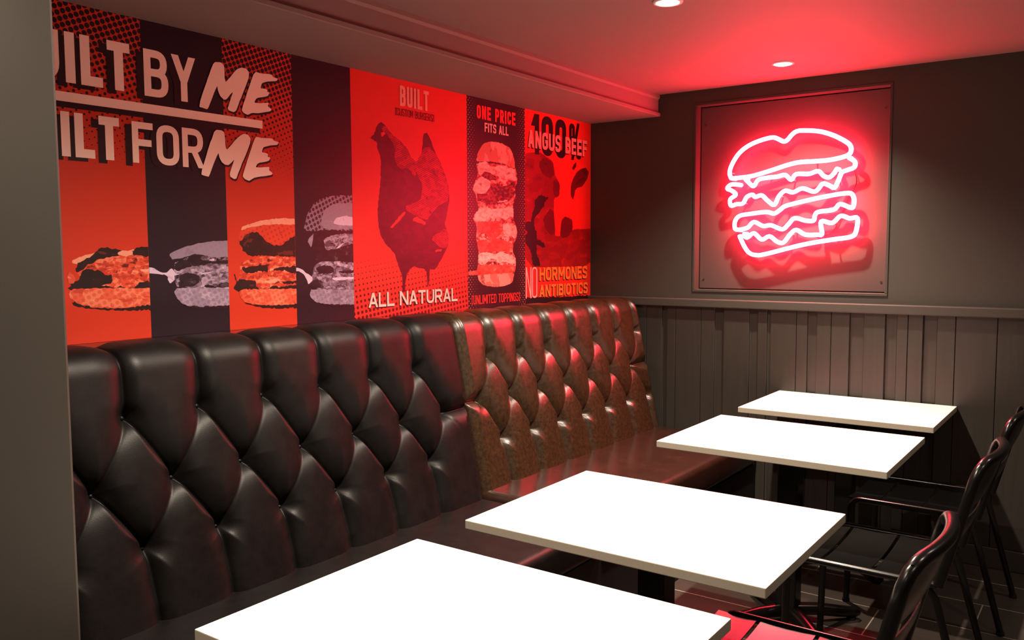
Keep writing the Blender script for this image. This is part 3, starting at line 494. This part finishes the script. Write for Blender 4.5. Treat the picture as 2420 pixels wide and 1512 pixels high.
# ------------------------------------------------------------------ banquettes
def seg_d(Y, Sg, a, b_):
    ay, as_ = a; dy, ds = b_[0]-ay, b_[1]-as_; L2 = dy*dy+ds*ds
    t = np.clip(((Y-ay)*dy+(Sg-as_)*ds)/L2, 0, 1); ex, es = Y-(ay+t*dy), Sg-(as_+t*ds)
    side = (ex*ds-es*dy)                                        # sign tells which side of the crease
    return np.hypot(ex, es), t, side
def back_profile():
    pts = [(.470,.425,0),(.315,1.135,0)]; c = (.262,1.132); r = .053; a0 = math.radians(12)
    P = [Vector((.470,.425)), Vector((.318,1.135))]
    for i in range(1, 9):
        a = a0+(math.pi/2-a0)*i/8; P.append(Vector((.265+.053*math.cos(a), 1.135+.045*math.sin(a))))
    P.append(Vector((.105,1.181))); return P
def make_back(y0, y1, ya, sp, kmin, kmax, k2min, k2max, zr, mat, parent, step=.0032):
    P = back_profile(); ln = [0]
    for a, b_ in zip(P, P[1:]): ln.append(ln[-1]+(b_-a).length)
    Ltot = ln[-1]; ns = int(Ltot/step); ny = int((y1-y0)/step); s = np.linspace(0, Ltot, ns+1); y = np.linspace(y0, y1, ny+1)
    px = np.interp(s, ln, [q[0] for q in P]); pz = np.interp(s, ln, [q[1] for q in P])
    ker = np.ones(9)/9; pxs = np.convolve(np.pad(px, 4, 'edge'), ker, 'valid'); pzs = np.convolve(np.pad(pz, 4, 'edge'), ker, 'valid')
    tx, tz = np.gradient(pxs), np.gradient(pzs); nl = np.hypot(tx, tz); nx, nz = tz/nl, -tx/nl
    s1, s2, s3 = [(z_-.425)/.978 for z_ in zr]
    Y, Sg = np.meshgrid(y, s, indexing='ij')
    segs = []                                                   # (a, b, kind)
    r1 = {k: (ya+k*sp, s1) for k in range(kmin-1, kmax+1)}; r3 = {k: (ya+k*sp, s3) for k in range(kmin-1, kmax+1)}
    r2 = {k: (ya+(k+.5)*sp, s2) for k in range(k2min, k2max+1)}
    for k in range(kmin, kmax+1):
        segs.append((r1[k], (r1[k][0], Ltot+.1), 'v')); segs.append((r3[k], (r3[k][0], -.1), 'w'))
        for q, kd in ((k, 'r'), (k-1, 'l')):
            if q in r2:
                segs.append((r1[k], r2[q], kd)); segs.append((r2[q], r3[k], 'l' if kd == 'r' else 'r'))
    segs.append((r2[k2max], (y1+.05, s2+.004), 'h'))
    if k2min == -1 and kmin == 0: segs.append(((y0-.05, s2+.002), r2[k2min], 'h'))
    Hh = .047; h = np.full(Y.shape, Hh); groove = np.zeros(Y.shape)
    for a, b_, kd in segs:
        d, t, side = seg_d(Y, Sg, a, b_)
        if kd in 'rl': c = (.033 if kd == 'l' else .012)*np.sin(np.pi*t)**.9; R = .105
        elif kd == 'v': c = .004+.022*np.clip((t*(np.hypot(b_[0]-a[0], b_[1]-a[1])))/.16, 0, 1); R = .085
        elif kd == 'w': c = .004+.020*np.clip(t*(abs(b_[1]-a[1]))/.16, 0, 1); R = .085
        else: c = .010+0*t; R = .08
        if kd == 'r': R = np.where(side > 0, .035, .11)        # the pleat: steep lip on one side
        if kd in 'vw': R = np.where(side*(1 if kd == 'v' else -1) > 0, .06, .09)
        g = 1-(1-np.clip(d/R, 0, 1))**2.6
        h = np.minimum(h, c+(Hh-c)*g); groove = np.maximum(groove, dict(r=.007,v=.006,w=.006,h=.006,l=.002)[kd]*np.exp(-(d/.0042)**2))
    h = h-groove
    ed = np.minimum(Y-y0, y1-Y); h = np.minimum(h, -.006+(.040+.006)*np.sqrt(np.clip(1-(1-np.clip(ed/.035, 0, 1))**2, 0, 1))+np.clip(ed-.035, 0, 1))
    bt = [q for q in list(r1.values())[1:]+list(r2.values())+list(r3.values())[1:] if y0 < q[0] < y1]
    for q in bt: h = h-.017*np.exp(-((Y-q[0])**2+(Sg-q[1]-.006)**2)/(2*.019**2))
    # soften
    for _ in range(2):
        h[1:-1,1:-1] = .5*h[1:-1,1:-1]+.125*(h[2:,1:-1]+h[:-2,1:-1]+h[1:-1,2:]+h[1:-1,:-2])
    fade = np.clip((Ltot-Sg)/.10, 0, 1); h = h*(.35+.65*fade)
    VX, VZ = pxs+h*nx, pzs+h*nz
    V = np.stack([VX, Y, VZ], -1).reshape(-1, 3); n1 = ns+1
    idx = (np.arange(ny)[:, None]*n1+np.arange(ns)[None]).reshape(-1)
    F = np.stack([idx, idx+n1, idx+n1+1, idx+1], 1)
    vs = V.tolist(); fs = F.tolist()
    # end caps down to the frame
    for j, fl in ((0, 0), (ny, 1)):
        ring = [j*n1+i for i in range(n1)]; b0 = len(vs); vs += [(.03, y[j], float(np.clip(pzs[0],0,9))), (.03, y[j], 1.17)]
        cap = ring+[b0+1, b0]; fs.append(cap if fl else cap[::-1])
    o = obj('backrest', vs, fs, mat, parent, True)
    for q in bt:
        i = np.argmin(abs(s-q[1])); c = Vector((pxs[i]-nx[i]*.019, q[0], pzs[i]-nz[i]*.019)); nn = Vector((nx[i], 0, nz[i]))
        mb = MB(); 
        mb.tube([c, c+nn*.006, c+nn*.010, c+nn*.0115], [.0075,.0075,.0055,.001], 12); mb.build('button', mat, o, True)
    return o
YM = 2.291
bq = empty('banquette', (.55, 1.3, 0), 'black deep-buttoned leather banquette section nearest the left corner', 'banquette', 'wall banquette sections'); bq.location = (0,0,0)
make_back(.27, YM-.0005, .81, .243, -2, 5, -2, 5, (1.02,.83,.658), leather_black, bq)
autosmooth(MB().bbox((.30,.27,.335),(1.07,YM-.0005,.463), .032, 6).build('seat_cushion', leather_black, bq), 60)
MB().box((.02,.27,0),(1.055,YM-.0005,.334)).build('base', black_soft, bq)
bq2 = empty('banquette', (0,0,0), 'antique brown deep-buttoned leather banquette section at the back wall', 'banquette', 'wall banquette sections')
make_back(YM+.0005, 3.955, 2.505, .2315, 0, 6, -1, 5, (1.028,.848,.666), leather_brown, bq2)
autosmooth(MB().bbox((.30,YM+.003,.335),(1.06,3.975,.486), .036, 6).build('seat_cushion', leather_seat, bq2), 60)
MB().box((.02,YM+.0005,0),(1.045,3.975,.334)).build('base', black_soft, bq2)

# ------------------------------------------------------------------ tables
def make_table(x, y, w_, d_, label):
    t = empty('cafe_table', (x+w_/2, y+d_/2, 0), label, 'table', 'white café tables along the banquette')
    hw, hd = w_/2, d_/2
    tp = MB().bbox((-hw,-hd,.7245),(hw,hd,.750), .0025, 2).build('tabletop', edge_shade_mat, t)
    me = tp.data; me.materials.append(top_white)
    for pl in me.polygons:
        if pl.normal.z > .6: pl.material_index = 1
    MB().bbox((-.20,-.20,.709),(.20,.20,.7235), .004, 2).build('mounting_plate', black_metal, t)
    MB().bbox((-.04,-.04,.062),(.04,.04,.7085), .006, 2).build('column', black_metal, t)
    for k in range(4):
        a = math.pi/4+k*math.pi/2; dx, dy = math.cos(a), math.sin(a); mb = MB()
        mb.tube([(dx*.02,dy*.02,.062),(dx*.12,dy*.12,.055),(dx*.22,dy*.22,.038),(dx*.29,dy*.29,.028),(dx*.31,dy*.31,.024)], [.032,.031,.029,.026,.013], 12, sq=(1,.8))
        f = autosmooth(mb.build('foot', black_metal, t), 50)
        MB().lathe([(.001,.0005),(.018,.0005),(.018,.010),(.001,.010)], (dx*.275,dy*.275,0), 16).build('glide', rubber, f)
    return t
TW, TL = .8457, .6541
make_table(1.1828,.4568,TW,TL, 'white square-edged table nearest the camera, cut by the bottom of the photo')
make_table(1.1872,1.302,TW,TL, 'white table second from the camera, in front of the black banquette')
make_table(1.1779,2.5062,TW,TL, 'white table third from the camera, in front of the brown seat')
make_table(1.1712,3.385,TW,.595, 'white table farthest from the camera, against the back wall boards')

# ------------------------------------------------------------------ chairs
def make_chair():
    t = empty('metal_chair', (0,0,0), '', 'chair', 'black metal chairs along the tables')
    W2 = .222                                                   # facing -X; origin below the seat centre
    for s in (-1, 1):
        y = s*W2
        leg = fillet([(-.205,y,.012,0),(-.195,y,.447,.045),(.272,y,.445,0)], 6)
        autosmooth(MB().tube(leg, .0125, 12).build('front_leg', black_metal, t), 60)
        MB().lathe([(.001,0),(.015,0),(.015,.014),(.001,.014)], (-.205,y,0), 14).build('foot_cap', rubber, t.children[-1])
        rl = autosmooth(MB().tube([(.235,y-s*.006,.436),(.265,y-s*.006,.40),(.370,y,.012)], .0125, 12).build('rear_leg', black_metal, t), 60)
        MB().lathe([(.001,0),(.015,0),(.015,.014),(.001,.014)], (.370,y,0), 14).build('foot_cap', rubber, rl)
    # seat: three sheet slats with slots between, bent over the side rails
    for x0, x1 in ((-.210,-.095),(-.083,.068),(.080,.228)):
        xs = np.linspace(x0, x1, 5); ys = np.linspace(-W2+.006, W2-.006, 15); vs = []; fs = []
        for zz in (0, -.004):
            for a in xs:
                for b_ in ys: vs.append((a, b_, .452+zz-.014*(1-(b_/W2)**2)*.9-.002*(1-((a-(x0+x1)/2)/((x1-x0)/2))**2)))
        n_ = len(ys); q = 5*n_
        for i in range(4):
            for j in range(n_-1):
                a = i*n_+j; fs += [(a, a+n_, a+n_+1, a+1), (q+a, q+a+1, q+a+n_+1, q+a+n_)]
        for j in range(n_-1): fs += [(j, j+1, q+j+1, q+j), (4*n_+j, q+4*n_+j, q+4*n_+j+1, 4*n_+j+1)]
        for i in range(4): fs += [(i*n_, q+i*n_, q+(i+1)*n_, (i+1)*n_), (i*n_+n_-1, (i+1)*n_+n_-1, q+(i+1)*n_+n_-1, q+i*n_+n_-1)]
        autosmooth(obj('seat_slat', vs, fs, black_metal, t), 50)
    # back frame: one bent tube, leaning back and curved in plan
    def bk(u, zz):                                              # u in -1..1 across, z height -> point on the curved back
        k = (zz-.44)/.40; return (.272+.103*k+.035*max(k,0)*(1-u*u), u*W2, zz)
    path = [Vector(bk(-1, z_)) for z_ in (.445,.52,.60,.68,.75,.79)]
    path += [Vector(bk(-1+.05, .822)), Vector(bk(-1+.14, .838))]+[Vector(bk(u, .842+.006*(1-u*u))) for u in np.linspace(-.75, .75, 11)]+[Vector(bk(1-.14, .838)), Vector(bk(1-.05, .822))]
    path += [Vector(bk(1, z_)) for z_ in (.79,.75,.68,.60,.52,.445)]
    autosmooth(MB().tube(path, .0165, 14).build('back_frame', black_metal, t), 60)
    def slat(z0, z1, name):
        vs, fs = [], []; us = np.linspace(-.97, .97, 17); zs = np.linspace(z0, z1, 7)
        for o_ in (0, .004):
            for z_ in zs:
                for u in us:
                    p_ = Vector(bk(u, z_)); p_.x += o_+.006*math.cos(math.pi*(z_-z0)/(z1-z0)-math.pi/2)-.002; vs.append(p_)
        n_ = 17; q = 7*n_
        for i in range(6):
            for j in range(n_-1):
                a = i*n_+j; fs += [(a, a+1, a+n_+1, a+n_), (q+a, q+a+n_, q+a+n_+1, q+a+1)]
        for j in range(n_-1): fs += [(j, q+j, q+j+1, j+1), (6*n_+j, 6*n_+j+1, q+6*n_+j+1, q+6*n_+j)]
        autosmooth(obj(name, vs, fs, black_metal, t), 50)
    slat(.692,.842,'back_slat'); slat(.575,.655,'back_slat')
    MB().tube([(.16,-W2,.425),(.16,W2,.425)], .009, 10).build('stretcher', black_metal, t, True)
    MB().tube([(-.19,-W2,.425),(-.19,W2,.425)], .009, 10).build('stretcher', black_metal, t, True)
    return t
chair = make_chair()
spots = [(1.935,1.585,0,'black metal chair nearest the camera, its curved backrest beside the second table'),
         (1.935,2.600,0,'black metal chair tucked under the third table, seat slats in view'),
         (1.935,3.425,0,'black metal chair at the farthest table, by the back wall')]
for i, (x_, y_, rz, lab) in enumerate(spots):
    o = chair if i == 0 else copy_tree(chair)
    o.location = (x_, y_, 0); o.rotation_euler.z = rz; o['label'] = lab
